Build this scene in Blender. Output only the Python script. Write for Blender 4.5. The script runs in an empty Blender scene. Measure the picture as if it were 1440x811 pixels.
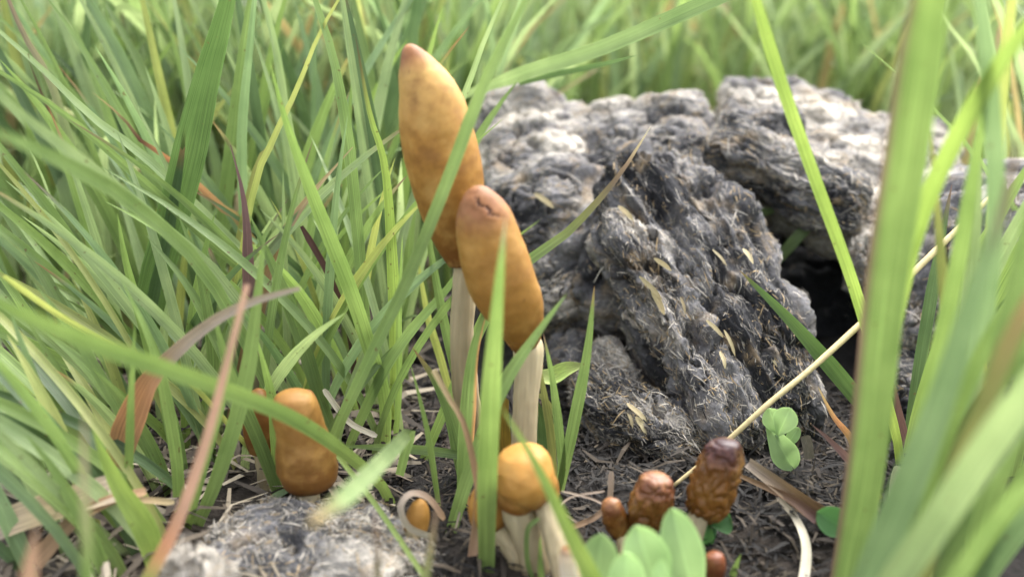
import bpy, math, random
import numpy as np
from mathutils import Vector

random.seed(7)
RNG = np.random.default_rng(11)
S = 0.01                      # the script is written in centimetres, Blender in metres
scn = bpy.context.scene
COL = scn.collection

# ------------------------------------------------------------------ camera
CAM = np.array([0.0, -20.0, 12.0]); PITCH = math.radians(20.0); HFOV = math.radians(50.0)
FPX = 720.0 / math.tan(HFOV / 2)
cam_d = bpy.data.cameras.new('camera'); cam = bpy.data.objects.new('camera', cam_d); COL.objects.link(cam)
cam.location = CAM * S; cam.rotation_euler = (math.pi / 2 - PITCH, 0, 0)
cam_d.sensor_width = 36; cam_d.lens = 18 / math.tan(HFOV / 2)
cam_d.clip_start = 0.002; cam_d.clip_end = 500
cam_d.dof.use_dof = True; cam_d.dof.focus_distance = 0.240; cam_d.dof.aperture_fstop = 9.0
scn.camera = cam
# ------------------------------------------------------------------ overcast daylight
SUN_EL, SUN_AZ = math.radians(58), math.radians(40)       # azimuth from +Y (away from the camera) towards +X
w = bpy.data.worlds.new('World'); scn.world = w; w.use_nodes = True
nt = w.node_tree; bg = nt.nodes['Background']
sky = nt.nodes.new('ShaderNodeTexSky'); sky.sky_type = 'NISHITA'; sky.sun_disc = False
sky.sun_elevation = SUN_EL; sky.sun_rotation = SUN_AZ; sky.air_density = 1.0; sky.dust_density = 4.0; sky.ozone_density = 1.0
hs = nt.nodes.new('ShaderNodeHueSaturation'); hs.inputs['Saturation'].default_value = 0.3
nt.links.new(sky.outputs[0], hs.inputs['Color']); nt.links.new(hs.outputs[0], bg.inputs['Color'])
bg.inputs['Strength'].default_value = 0.15
sd = bpy.data.lights.new('sun', 'SUN'); so = bpy.data.objects.new('sun', sd); COL.objects.link(so)
sd.energy = 1.0; sd.angle = math.radians(60); sd.color = (1.0, 0.985, 0.96)
sdir = Vector((math.sin(SUN_AZ) * math.cos(SUN_EL), math.cos(SUN_AZ) * math.cos(SUN_EL), math.sin(SUN_EL)))
so.rotation_euler = sdir.to_track_quat('Z', 'Y').to_euler()
scn.view_settings.view_transform = 'Standard'; scn.view_settings.look = 'None'
scn.view_settings.exposure = 2.3; scn.view_settings.gamma = 1.0; scn.view_settings.use_curve_mapping = False
scn.render.engine = 'CYCLES'; scn.cycles.use_denoising = True
scn.cycles.max_bounces = 8; scn.cycles.transmission_bounces = 6; scn.cycles.diffuse_bounces = 4

# ------------------------------------------------------------------ helpers
def lin(r, g, b, k=1.0):
    f = lambda c: ((c / 255 + .055) / 1.055) ** 2.4 if c / 255 > .04045 else c / 255 / 12.92
    return np.array([f(r) * k, f(g) * k, f(b) * k])

UP = np.array([0, math.sin(PITCH), math.cos(PITCH)]); FW = np.array([0, math.cos(PITCH), -math.sin(PITCH)])
def P(px, py, Y):
    """the point at distance plane Y (cm) that a picture position measured in the photograph stands for"""
    d = np.array([(px - 720) / FPX, 0, 0]) + UP * ((405.5 - py) / FPX) + FW
    return CAM + d * ((Y - CAM[1]) / d[1])
def depth(p): return float(np.dot(np.asarray(p) - CAM, FW))
def cm(px, p): return px * depth(p) / FPX
def gY(py):
    d = UP * ((405.5 - py) / FPX) + FW
    return CAM[1] + d[1] * (CAM[2] / -d[2])

PERM = RNG.permutation(256); PERM = np.concatenate([PERM, PERM, PERM])
GR = RNG.normal(size=(256, 3)); GR /= np.linalg.norm(GR, axis=1)[:, None]
def noise(p):
    p = np.asarray(p, float); i = np.floor(p).astype(int); f = p - i; i &= 255
    u = f * f * f * (f * (f * 6 - 15) + 10); out = 0
    for dx in (0, 1):
        for dy in (0, 1):
            for dz in (0, 1):
                h = PERM[PERM[PERM[i[:, 0] + dx] + i[:, 1] + dy] + i[:, 2] + dz] & 255
                g = GR[h]; d = f - np.array([dx, dy, dz])
                wt = (u[:, 0] if dx else 1 - u[:, 0]) * (u[:, 1] if dy else 1 - u[:, 1]) * (u[:, 2] if dz else 1 - u[:, 2])
                out = out + wt * (g * d).sum(1)
    return out * 1.6
def fbm(p, o=4, gain=.5):
    a, s = 1.0, 0
    for k in range(o): s = s + a * noise(p * (2 ** k) + 17.3 * k); a *= gain
    return s
def ridged(p, o=3):
    a, s = 1.0, 0
    for k in range(o): s = s + a * (1 - 2 * np.abs(noise(p * (2 ** k) + 9.1 * k))); a *= .5
    return s

def mesh(name, V, F, mat, col=None, uv=None, smooth=True):
    """V in cm -> mesh in metres; F a list or an array of quads/tris; col one colour for each vertex"""
    V = np.asarray(V, float) * S
    me = bpy.data.meshes.new(name)
    F = np.asarray(F, np.int32); n, k = F.shape
    me.vertices.add(len(V)); me.vertices.foreach_set('co', V.ravel())
    me.loops.add(n * k); me.loops.foreach_set('vertex_index', F.ravel())
    me.polygons.add(n); me.polygons.foreach_set('loop_start', np.arange(0, n * k, k, dtype=np.int32))
    me.update(calc_edges=True)
    me.polygons.foreach_set('use_smooth', np.full(n, smooth))
    if col is not None:
        c = np.ones((len(V), 4)); c[:, :3] = np.clip(col, 0, 1)
        a = me.color_attributes.new('Col', 'FLOAT_COLOR', 'POINT'); a.data.foreach_set('color', c.ravel())
    if uv is not None:
        l = me.uv_layers.new(name='UVMap'); l.data.foreach_set('uv', np.asarray(uv)[F.ravel()].ravel())
    me.materials.append(mat); me.validate(); return me
def obj(name, me, parent=None, label=None, cat=None, group=None, kind=None):
    o = bpy.data.objects.new(name, me); COL.objects.link(o)
    if parent is not None: o.parent = parent
    return tag(o, label, cat, group, kind)
def tag(o, label=None, cat=None, group=None, kind=None):
    if label: o['label'] = label
    if cat: o['category'] = cat
    if group: o['group'] = group
    if kind: o['kind'] = kind
    return o
def place(o, at):
    """give a parentless mesh object its origin at its own base"""
    at = np.asarray(at) * S
    o.data.transform(__import__('mathutils').Matrix.Translation(Vector(-at))); o.location = at; return o
def empty(name, at, label, cat, group=None):
    o = bpy.data.objects.new(name, None); COL.objects.link(o); o.location = np.asarray(at) * S
    o.empty_display_size = .005
    return tag(o, label, cat, group)
def part(name, me, root, label=None, kind=None):
    me.transform(__import__('mathutils').Matrix.Translation(-root.location))
    return obj(name, me, root, label, kind=kind)
def catmull(pts, n):
    pts = [np.asarray(p, float) for p in pts]
    if len(pts) == 2: return np.array([pts[0] + (pts[1] - pts[0]) * t for t in np.linspace(0, 1, n)])
    A = np.array([2 * pts[0] - pts[1]] + pts + [2 * pts[-1] - pts[-2]])
    L = np.concatenate([[0], np.cumsum([np.linalg.norm(pts[i + 1][:3] - pts[i][:3]) + 1e-6 for i in range(len(pts) - 1)])]); L /= L[-1]
    out = []
    for t in np.linspace(0, 1, n):
        i = min(max(int(np.searchsorted(L, t, 'right')) - 1, 0), len(pts) - 2)
        u = (t - L[i]) / (L[i + 1] - L[i]); p0, p1, p2, p3 = A[i:i + 4]
        out.append(.5 * (2 * p1 + (p2 - p0) * u + (2 * p0 - 5 * p1 + 4 * p2 - p3) * u * u + (3 * p1 - p0 - 3 * p2 + p3) * u ** 3))
    return np.array(out)
def grid_faces(r, c, wrap=False):
    i = np.arange(r - 1)[:, None]; j = np.arange(c if wrap else c - 1)[None, :]; k = (j + 1) % c
    return np.stack([i * c + j, i * c + k, (i + 1) * c + k, (i + 1) * c + j], -1).reshape(-1, 4)
def nrm(v): return v / (np.linalg.norm(v) + 1e-12)

# ------------------------------------------------------------------ materials
def newmat(name):
    m = bpy.data.materials.new(name); m.use_nodes = True; t = m.node_tree
    return m, t, t.nodes['Principled BSDF'], t.nodes['Material Output']
def N(t, typ, **kw):
    n = t.nodes.new(typ)
    for k, v in kw.items():
        if k in n.inputs.keys(): n.inputs[k].default_value = v
        else: setattr(n, k, v)
    return n
def mixc(t, a, b, f, mode='MIX'):
    m = t.nodes.new('ShaderNodeMix'); m.data_type = 'RGBA'; m.blend_type = mode
    for s, v in ((6, a), (7, b), (0, f)):
        if hasattr(v, 'is_linked') or hasattr(v, 'links'): t.links.new(v, m.inputs[s])
        else: m.inputs[s].default_value = v
    return m.outputs[2]
def ramp(t, src, stops):
    r = t.nodes.new('ShaderNodeValToRGB'); e = r.color_ramp.elements
    while len(e) < len(stops): e.new(.5)
    for q, (p, c) in zip(e, stops): q.position = p; q.color = (c, c, c, 1) if np.isscalar(c) else (*c, 1)
    t.links.new(src, r.inputs[0]); return r.outputs[0]
def vcol(t): return N(t, 'ShaderNodeVertexColor', layer_name='Col').outputs[0]

def blade_material(name, trans=.48, rough=.42, stripe=80, contrast=.45, spots=True):
    m, t, b, out = newmat(name); L = t.links.new
    uv = N(t, 'ShaderNodeUVMap', uv_map='UVMap')
    mp = N(t, 'ShaderNodeMapping'); mp.inputs['Scale'].default_value = (stripe * .5, 1.1, 1); L(uv.outputs[0], mp.inputs[0])
    oi = N(t, 'ShaderNodeObjectInfo'); mv = N(t, 'ShaderNodeVectorMath', operation='ADD'); L(mp.outputs[0], mv.inputs[0])
    ml = N(t, 'ShaderNodeMath', operation='MULTIPLY'); ml.inputs[1].default_value = 91; L(oi.outputs['Random'], ml.inputs[0]); L(ml.outputs[0], mv.inputs[1])
    ns = N(t, 'ShaderNodeTexNoise', Scale=1.0, Detail=3.0); L(mv.outputs[0], ns.inputs['Vector'])
    st = ramp(t, ns.outputs[0], [(.3, 1 - contrast), (.7, 1 + contrast * .35)])
    sp = N(t, 'ShaderNodeSeparateXYZ'); L(uv.outputs[0], sp.inputs[0])
    ab = N(t, 'ShaderNodeMath', operation='SUBTRACT'); ab.inputs[1].default_value = .5; L(sp.outputs[0], ab.inputs[0])
    aa = N(t, 'ShaderNodeMath', operation='ABSOLUTE'); L(ab.outputs[0], aa.inputs[0])
    rib = ramp(t, aa.outputs[0], [(0, 1.3), (.05, 1.02), (.42, .98), (.5, 1.35)])
    c = mixc(t, vcol(t), st, 1.0, 'MULTIPLY'); c = mixc(t, c, rib, .8, 'MULTIPLY')
    geo = N(t, 'ShaderNodeNewGeometry')
    bl = N(t, 'ShaderNodeTexNoise', Scale=90.0, Detail=3.0); L(geo.outputs['Position'], bl.inputs['Vector'])
    c = mixc(t, c, ramp(t, bl.outputs[0], [(.3, (.78, .80, .70)), (.7, (1.18, 1.12, 1.05))]), 1.0, 'MULTIPLY')
    if spots:
        s2 = N(t, 'ShaderNodeTexNoise', Scale=850.0, Detail=1.0); L(geo.outputs['Position'], s2.inputs['Vector'])
        c = mixc(t, c, (.10, .07, .03, 1), ramp(t, s2.outputs[0], [(.735, 0), (.77, .75)]))
    L(c, b.inputs['Base Color']); b.inputs['Roughness'].default_value = rough; b.inputs['Specular IOR Level'].default_value = .45
    bp = N(t, 'ShaderNodeBump', Strength=.35, Distance=.0002); L(ns.outputs[0], bp.inputs['Height']); L(bp.outputs[0], b.inputs['Normal'])
    tr = N(t, 'ShaderNodeBsdfTranslucent'); L(mixc(t, c, (1.12, 1.12, .88, 1), 1.0, 'MULTIPLY'), tr.inputs[0])
    mx = N(t, 'ShaderNodeMixShader'); mx.inputs[0].default_value = trans
    L(b.outputs[0], mx.inputs[1]); L(tr.outputs[0], mx.inputs[2]); L(mx.outputs[0], out.inputs[0]); return m
GRASS = blade_material('grass_blade')
DRY = blade_material('dry_leaf', .15, .7, 60, .45, False)
CLOVER = blade_material('clover_leaf', .4, .5, 4, .08, False)

def rough_material(name, scale, bump, dist, cvar, rough=.9, sss=0, sssr=.002, stretch=None):
    m, t, b, out = newmat(name); L = t.links.new
    co = N(t, 'ShaderNodeTexCoord'); src = co.outputs['Object']
    if stretch:
        mp = N(t, 'ShaderNodeMapping'); mp.inputs['Scale'].default_value = stretch; L(src, mp.inputs[0]); src = mp.outputs[0]
    n1 = N(t, 'ShaderNodeTexNoise', Scale=scale, Detail=6.0, Roughness=.65); L(src, n1.inputs['Vector'])
    n2 = N(t, 'ShaderNodeTexNoise', Scale=scale * .22, Detail=4.0); L(src, n2.inputs['Vector'])
    c = mixc(t, vcol(t), ramp(t, n1.outputs[0], [(.3, 1 - cvar), (.72, 1 + cvar)]), 1.0, 'MULTIPLY')
    c = mixc(t, c, ramp(t, n2.outputs[0], [(.3, 1 - cvar * .6), (.7, 1 + cvar * .5)]), 1.0, 'MULTIPLY')
    L(c, b.inputs['Base Color']); b.inputs['Roughness'].default_value = rough; b.inputs['Specular IOR Level'].default_value = .3
    if sss: b.inputs['Subsurface Weight'].default_value = sss; b.inputs['Subsurface Radius'].default_value = (1, .5, .2); b.inputs['Subsurface Scale'].default_value = sssr
    bp = N(t, 'ShaderNodeBump', Strength=bump, Distance=dist); L(n1.outputs[0], bp.inputs['Height']); L(bp.outputs[0], b.inputs['Normal']); return m
DUNG = rough_material('weathered_dung', 900, 1.0, .0006, .45, .95)
SOIL = rough_material('dark_soil', 700, 1.0, .0008, .5, .95)
FIBRE = rough_material('plant_fibre', 1500, .2, .0001, .15, .8)
CAPM = rough_material('mushroom_cap', 480, .22, .0003, .11, .55, .08, .001)
CAPD = rough_material('dried_mushroom_cap', 700, .3, .0003, .18, .38, .08, .001)
STEM = rough_material('mushroom_stem', 500, .3, .0002, .10, .7, .12, .001, (2.2, 2.2, .18))
STRAW = rough_material('straw', 900, .3, .0002, .2, .6)

# ------------------------------------------------------------------ ground
def gz(x, y):
    x = np.asarray(x, float); y = np.asarray(y, float)
    p = np.stack([x * .35, y * .35, np.zeros_like(x) + 3.3], -1).reshape(-1, 3)
    f = np.exp(-((x / 40) ** 2 + (y / 40) ** 2)).ravel()
    return ((fbm(p, 5, .55) * .32 - .1) * f).reshape(x.shape)
def spaced(a, n, near): 
    u = np.linspace(-1, 1, n); return near * u + (a - near) * np.sign(u) * np.abs(u) ** 7
gx = spaced(4000, 300, 24); gy = spaced(4000, 300, 24)
X, Yg = np.meshgrid(gx, gy); Z = gz(X, Yg)
V = np.stack([X, Yg, Z], -1).reshape(-1, 3)
nz = fbm(V * np.array([1.1, 1.1, 0]) + 5, 4)
gc = lin(28, 25, 23)[None] * (1 + .45 * nz)[:, None]
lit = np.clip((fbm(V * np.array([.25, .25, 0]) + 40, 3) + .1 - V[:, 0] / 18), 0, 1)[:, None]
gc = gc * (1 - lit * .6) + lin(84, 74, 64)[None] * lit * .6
far = np.clip((np.hypot(V[:, 0], V[:, 1]) - 150) / 150, 0, 1)[:, None]
gc = gc * (1 - far) + lin(90, 120, 55, .6)[None] * far
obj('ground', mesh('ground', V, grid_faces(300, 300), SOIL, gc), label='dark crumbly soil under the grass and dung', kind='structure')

# ------------------------------------------------------------------ slivers (dry fibres, litter)
def slivers(C, D, Nn, length, width, col, curl=.15):
    """thin bent strips: centres C, directions D, normals Nn"""
    n = len(C); Wd = np.cross(D, Nn); Wd /= np.linalg.norm(Wd, axis=1)[:, None] + 1e-9
    h = (length / 2)[:, None]; wv = Wd * (width / 2)[:, None]
    lift = Nn * (length * curl * RNG.uniform(-1, 1, n))[:, None]
    a, m, b = C - D * h, C + lift, C + D * h
    V = np.stack([a - wv * .6, a + wv * .6, m - wv, m + wv, b - wv * .4, b + wv * .4], 1).reshape(-1, 3)
    base = np.arange(n)[:, None] * 6
    F = np.concatenate([base + np.array([[0, 1, 3, 2]]), base + np.array([[2, 3, 5, 4]])])
    return V, F, np.repeat(col, 6, 0)

# ------------------------------------------------------------------ dung
def box_sphere(n):
    u = np.tan(np.linspace(-1, 1, n) * math.pi / 4); A, B = np.meshgrid(u, u); O = np.ones_like(A); Vs, Fs = [], []
    for k, f in enumerate([(A, B, O), (-A, B, -O), (O, A, B), (-O, -A, B), (B, O, A), (B, -O, -A)]):
        Vs.append(np.stack(f, -1).reshape(-1, 3)); Fs.append(grid_faces(n, n) + k * n * n)
    V = np.concatenate(Vs); F = np.concatenate(Fs)
    _, idx, inv = np.unique(np.round(V, 6), axis=0, return_index=True, return_inverse=True)
    return V[idx], inv.ravel()[F]
BOX = {}
PALE, GREY, CHAR = lin(214, 205, 190, .72), lin(126, 124, 125, .62), lin(50, 50, 53, .54)
FIB = []
def chunk(root, p0, p1, hw, ht, roll=0, k=4.2, lump=.20, stri=0.0, bleach=.4, n=56, fib=900, taper=0.0, name='dung_chunk', fine=1.0, label=None, seed=None, warm=0.0):
    p0, p1 = P(*p0), P(*p1); c = (p0 + p1) / 2; a = np.linalg.norm(p1 - p0) / 2; ex = nrm(p1 - p0)
    ref = nrm(CAM - c) * .6 + np.array([0, 0, .8]); ez = nrm(ref - ex * np.dot(ref, ex)); ey = np.cross(ez, ex)
    r = math.radians(roll); ey, ez = ey * math.cos(r) + ez * math.sin(r), -ey * math.sin(r) + ez * math.cos(r)
    if n not in BOX: BOX[n] = box_sphere(n)
    U, F = BOX[n]; R = (np.abs(U) ** k).sum(1) ** (-1 / k); Q = U * R[:, None]
    tp = 1 - taper * (Q[:, 0] + 1) / 2
    sd_ = (seed if seed is not None else chunk.i * 7.7); chunk.i += 1
    Lc = np.stack([Q[:, 0] * a, Q[:, 1] * hw * tp, Q[:, 2] * ht * tp], -1)
    M = np.stack([ex, ey, ez]); W = c + Lc @ M
    g = np.sign(Q) * np.abs(Q) ** (k - 1) / np.array([a, hw, ht]); g /= np.linalg.norm(g, axis=1)[:, None]; Nw = g @ M
    big = fbm(W * .55 + sd_, 3); mid = fbm(W * 1.7 + sd_ * 2, 3)
    d = lump * big * 1.25 + .05 * mid
    if stri:
        sc = np.stack([Lc[:, 0] * .17, Lc[:, 1] * 1.15, Lc[:, 2] * 1.15], -1) + sd_ + mid[:, None] * .10
        d = d + stri * (ridged(sc, 3) - .5)
    tf = fbm(np.stack([Lc[:, 0] * .55, Lc[:, 1] * 1.15, Lc[:, 2] * 1.15], -1) + sd_ * 3, 4, .42)
    q = tf * 2.6; d = d + .075 * fine * (np.floor(q) + np.clip((q - np.floor(q) - .88) / .12, 0, 1))
    d = d + .016 * fine * fbm(W * np.array([6, 6, 6]) + sd_, 2)
    ck = noise(np.stack([Lc[:, 0] * .42, Lc[:, 1] * .8, Lc[:, 2] * .8], -1) + sd_ * 4 + .25 * mid[:, None]); d = d - .30 * np.exp(-(ck / .04) ** 2)
    pits = np.clip(noise(W * 1.5 + sd_ * 5) - .54, 0, 1); d = d - pits * 1.8 * fine
    W = W + Nw * d[:, None]
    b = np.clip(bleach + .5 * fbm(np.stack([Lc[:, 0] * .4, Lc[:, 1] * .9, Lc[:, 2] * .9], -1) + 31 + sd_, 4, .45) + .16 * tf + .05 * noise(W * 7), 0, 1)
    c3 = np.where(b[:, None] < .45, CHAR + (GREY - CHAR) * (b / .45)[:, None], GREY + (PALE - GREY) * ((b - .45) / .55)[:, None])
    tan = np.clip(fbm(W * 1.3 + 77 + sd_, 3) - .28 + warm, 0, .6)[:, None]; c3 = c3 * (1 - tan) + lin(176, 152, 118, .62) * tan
    part(name, mesh(name, W, F, DUNG, c3), root, label)
    fi = RNG.integers(0, len(F), int(fib * 2.3) * 3); qd = W[F[fi]]; nn = np.cross(qd[:, 1] - qd[:, 0], qd[:, 3] - qd[:, 0]); nn /= np.linalg.norm(nn, axis=1)[:, None] + 1e-9
    cc = qd.mean(1); keep = ((CAM - cc) * nn).sum(1) > -.25 * 25; cc, nn, fi = cc[keep][:int(fib * 2.3)], nn[keep][:int(fib * 2.3)], fi[keep][:int(fib * 2.3)]
    m = len(cc); t = RNG.normal(size=(m, 3)); t += ex * (1.8 if stri else .9) * RNG.choice([-1, 1], m)[:, None]
    t -= nn * (t * nn).sum(1)[:, None] * np.where(RNG.random(m) < .95, RNG.uniform(.96, 1.0, m), .6)[:, None]; t /= np.linalg.norm(t, axis=1)[:, None]
    ln = RNG.gamma(1.8, .075, m) + .05; wd = RNG.uniform(.009, .025, m) * (1 + ln)
    bb = np.clip(b[F[fi, 0]] * .95 + RNG.normal(.05, .22, m), 0, 1)[:, None]
    fc = CHAR * .8 * (1 - bb) + (PALE * 1.1) * bb; wm = (RNG.random(m) < .12)[:, None]; fc = np.where(wm, lin(205, 178, 135, .6) * RNG.uniform(.6, 1.1, (m, 1)), fc)
    FIB.append(slivers(cc + nn * .012, t, nn, ln, wd, fc))
    return W
chunk.i = 1
def flush_fibres(root, name='fibre_mat'):
    V, F, C, o = [], [], [], 0
    for v, f, c in FIB: V.append(v); F.append(f + o); C.append(c); o += len(v)
    FIB.clear()
    part(name, mesh(name, np.concatenate(V), np.concatenate(F), FIBRE, np.concatenate(C), smooth=False), root, kind='stuff')

D1 = empty('dung_pile', P(1000, 560, 6) * np.array([1, 1, 0]), 'large dry cracked grey dung pile behind the tall mushrooms', 'dung')
C = lambda *a, **k: chunk(D1, *a, **k)
# core masses
C((760, 400, 9), (1000, 330, 9.5), 3.0, 2.6, bleach=.34, n=60, fib=900, k=3)
C((1255, 420, 8.5), (1560, 380, 7.5), 2.6, 3.2, bleach=.5, n=60, fib=1600, k=3)
C((775, 570, 5.5), (870, 530, 6.5), 1.6, 1.3, bleach=.16, n=50, fib=700, k=2.8)
C((675, 225, 12.6), (1015, 215, 12.4), 1.7, 1.05, bleach=.58, n=60, fib=1500, k=4)
C((1010, 190, 12.6), (1330, 260, 11.4), 1.6, .9, bleach=.72, n=60, fib=1500, k=4)
# striated sloping lobe facing the camera
C((862, 318, 6.6), (1040, 622, 2.4), .55, .85, stri=.26, bleach=.34, n=64, fib=2600, label='ridge with a pale frayed edge')
C((872, 238, 8.3), (1090, 600, 2.8), .85, .95, stri=.30, bleach=.15, n=64, fib=2600)
C((948, 232, 9.0), (1112, 560, 3.5), .92, 1.05, stri=.28, bleach=.11, n=64, fib=2600)
C((1050, 450, 5.0), (1125, 615, 3.2), .5, 1.0, stri=.2, bleach=.15, n=50, fib=1300)
C((862, 330, 6.9), (975, 560, 4.2), .8, 1.2, bleach=.18, n=50, fib=900)
C((868, 318, 7.4), (1005, 285, 8.0), .9, .7, bleach=.36, n=56, fib=1400, k=4)
# low tongue in front
C((815, 545, 4.6), (985, 640, 2.0), .8, .8, bleach=.14, stri=.14, n=60, fib=2600, k=3, taper=.25, label='low dark tongue with a frayed pale end')
C((830, 500, 5.6), (905, 560, 4.2), .45, .5, bleach=.48, n=44, fib=900, warm=.12)
C((990, 420, 12), (1290, 410, 12), 2.8, 1.6, bleach=-.8, n=50, fib=300, warm=-.8, label='dark inside of the hollow, shade painted in')  # dark dung, taken near black to paint in the shade of the deep hollow
# the block towards the tall mushrooms
C((680, 335, 9.5), (850, 300, 9.0), 1.3, 1.4, bleach=.44, n=56, fib=1100)
C((755, 430, 7.5), (850, 395, 7.8), .95, 1.2, bleach=.34, n=50, fib=1000)
C((672, 255, 11), (815, 230, 11.4), 1.5, 1.1, bleach=.66, n=56, fib=1100, k=3.6, warm=.05)
C((665, 185, 13.4), (800, 178, 13.2), 1.2, 1.2, bleach=.74, n=50, fib=900, k=3.4)
C((785, 215, 12.6), (915, 200, 12.6), 1.3, 1.15, bleach=.56, n=50, fib=800, k=3.6)
C((780, 290, 9.8), (890, 265, 10), 1.0, 1.0, bleach=.56, n=50, fib=1000, warm=.08)
C((850, 262, 10), (990, 236, 10.4), 1.3, 1.2, bleach=.34, n=60, fib=1300, k=5)
C((890, 205, 12.2), (1005, 190, 12), 1.2, 1.1, bleach=.42, n=50, fib=900, k=4.4)
# the slab over the dark hollow and the bleached top
C((998, 200, 9.6), (1205, 302, 7.9), .75, .72, roll=-8, bleach=.26, stri=.1, n=64, fib=1700, k=5, label='dark slab overhanging a hollow')
C((1005, 195, 11), (1120, 212, 10.6), 1.2, .85, bleach=.42, n=56, fib=1100, k=5)
C((1005, 168, 13.5), (1200, 190, 13), 1.4, 1.0, bleach=.62, n=56, fib=1300, k=3.4, label='bleached top lump')
C((1085, 240, 10.8), (1310, 300, 9.6), 1.8, 1.0, bleach=.84, n=64, fib=2800, k=4)
C((1170, 205, 12.8), (1340, 245, 12.2), 1.3, .9, bleach=.66, n=50, fib=1000, k=3.4)
C((1190, 352, 7.9), (1300, 388, 7.3), 1.0, .9, bleach=.58, n=56, fib=1800, warm=.22)
C((1290, 330, 8.3), (1480, 345, 7.6), 1.5, 1.2, bleach=.76, n=56, fib=1900)
C((1250, 450, 6.8), (1340, 480, 6.4), 1.2, 1.1, bleach=.16, n=50, fib=1000)
C((1310, 430, 6.8), (1480, 440, 6.2), 1.4, 1.2, bleach=.48, n=50, fib=1100)
C((1245, 560, 5.0), (1360, 560, 4.6), 1.2, .9, bleach=.14, n=50, fib=900)
C((1060, 605, 4.4), (1170, 615, 4.2), .7, .5, bleach=.08, n=44, fib=900)
C((1210, 215, 15), (1330, 225, 15), 1.0, 1.2, bleach=.5, n=44, fib=500)
flush_fibres(D1)
# larger loose flakes lying on the pile
def strip(root_or_none, name, pts, wpx, cols, mat=DRY, n=14, fold=.15, label=None, cat=None, group=None, prof=None, twist=0.0, twist2=None, thick=True):
    """a ribbon through points (px, py, Y) with the width wpx in photo pixels; cols = colour stops along it"""
    W = np.array([P(*p) for p in pts]); return ribbon(root_or_none, name, W, wpx / FPX * np.mean([depth(p) for p in W]), cols, mat, n, fold, label, cat, group, prof, twist, twist2)
def stops(cols, t):
    if not isinstance(cols, list): cols = [(0, cols), (1, cols)]
    ps = [p for p, _ in cols]; cs = np.array([c for _, c in cols]); return np.stack([np.interp(t, ps, cs[:, k]) for k in range(3)], -1)
def blade_profile(t, tip=.4, base=.72):
    return np.minimum(base + (1 - base) * np.clip(t / .3, 0, 1), 1) * np.clip((1 - t) / tip, 0.0, 1) ** .75
def ribbon_mesh(name, W, width, cols, mat, n=16, fold=.15, prof=None, twist=0.0, twist2=None, m=5, edge=None):
    A = catmull(W, n); T = np.gradient(A, axis=0); T /= np.linalg.norm(T, axis=1)[:, None] + 1e-9
    t = np.linspace(0, 1, n); pr = (prof or blade_profile)(t); s = np.linspace(-1, 1, m)
    Vv, Cc, UVv = [], [], []; tw2 = twist if twist2 is None else twist2; cl = stops(cols, t)
    for i in range(n):
        view = nrm(CAM - A[i]); wv = nrm(np.cross(T[i], view)); nv = nrm(np.cross(wv, T[i]))
        a = twist + (tw2 - twist) * t[i]; w2 = wv * math.cos(a) + nv * math.sin(a); n2 = nv * math.cos(a) - wv * math.sin(a)
        hw = width / 2 * max(pr[i], .02) / max(.55, abs(math.cos(a)))
        for q in s:
            Vv.append(A[i] + w2 * hw * q + n2 * hw * fold * (abs(q) - .5)); UVv.append(((q + 1) / 2, t[i] * 4))
            cc = cl[i]
            if edge is not None and (q <= edge[0] if edge[0] < 0 else q >= edge[0]): cc = edge[1]
            Cc.append(cc)
    return mesh(name, Vv, grid_faces(n, m), mat, np.array(Cc), np.array(UVv))
def ribbon(root, name, W, width, cols, mat=DRY, n=14, fold=.15, label=None, cat=None, group=None, prof=None, twist=0.0, twist2=None, edge=None):
    me = ribbon_mesh(name, W, width, cols, mat, n, fold, prof, twist, twist2, edge=edge)
    if root is not None: return part(name, me, root, label)
    return place(obj(name, me, None, label, cat, group), W[0])
flat = lambda t: np.where((t < .04) | (t > .96), .55, 1.0)
pale = lin(222, 205, 165, .7)
fl = random.Random(3)
def shard(t): return np.interp(t, [0, .12, .5, .85, 1], [.25, .8, 1.0, .75, .15])
for (x, y, ln_, wp, Y) in [(915, 405, 46, 7, 3.9), (925, 425, 40, 9, 3.75), (932, 372, 30, 7, 4.3), (1005, 462, 34, 6, 3.25), (1016, 506, 26, 6, 2.6), (896, 580, 40, 7, 2.65), (902, 598, 30, 9, 2.45),
                           (765, 282, 34, 8, 8.1), (1012, 362, 30, 4, 4.6), (1052, 360, 26, 6, 4.3), (1026, 482, 40, 5, 3.0), (885, 588, 30, 5, 2.7), (960, 430, 26, 4, 4.0), (880, 300, 30, 7, 6.0), (850, 345, 26, 7, 6.0), (1085, 505, 26, 4, 3.4)]:
    a = math.radians(fl.uniform(35, 80)); dx, dy = math.cos(a) * ln_ / 2, math.sin(a) * ln_ / 2
    strip(D1, 'straw_flake', [(x - dx, y - dy, Y + .15), (x + 2, y, Y - .12), (x + dx, y + dy, Y - .25)], wp, pale * fl.uniform(.6, 1), n=6, prof=shard, twist=fl.uniform(-.5, .5))

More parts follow.
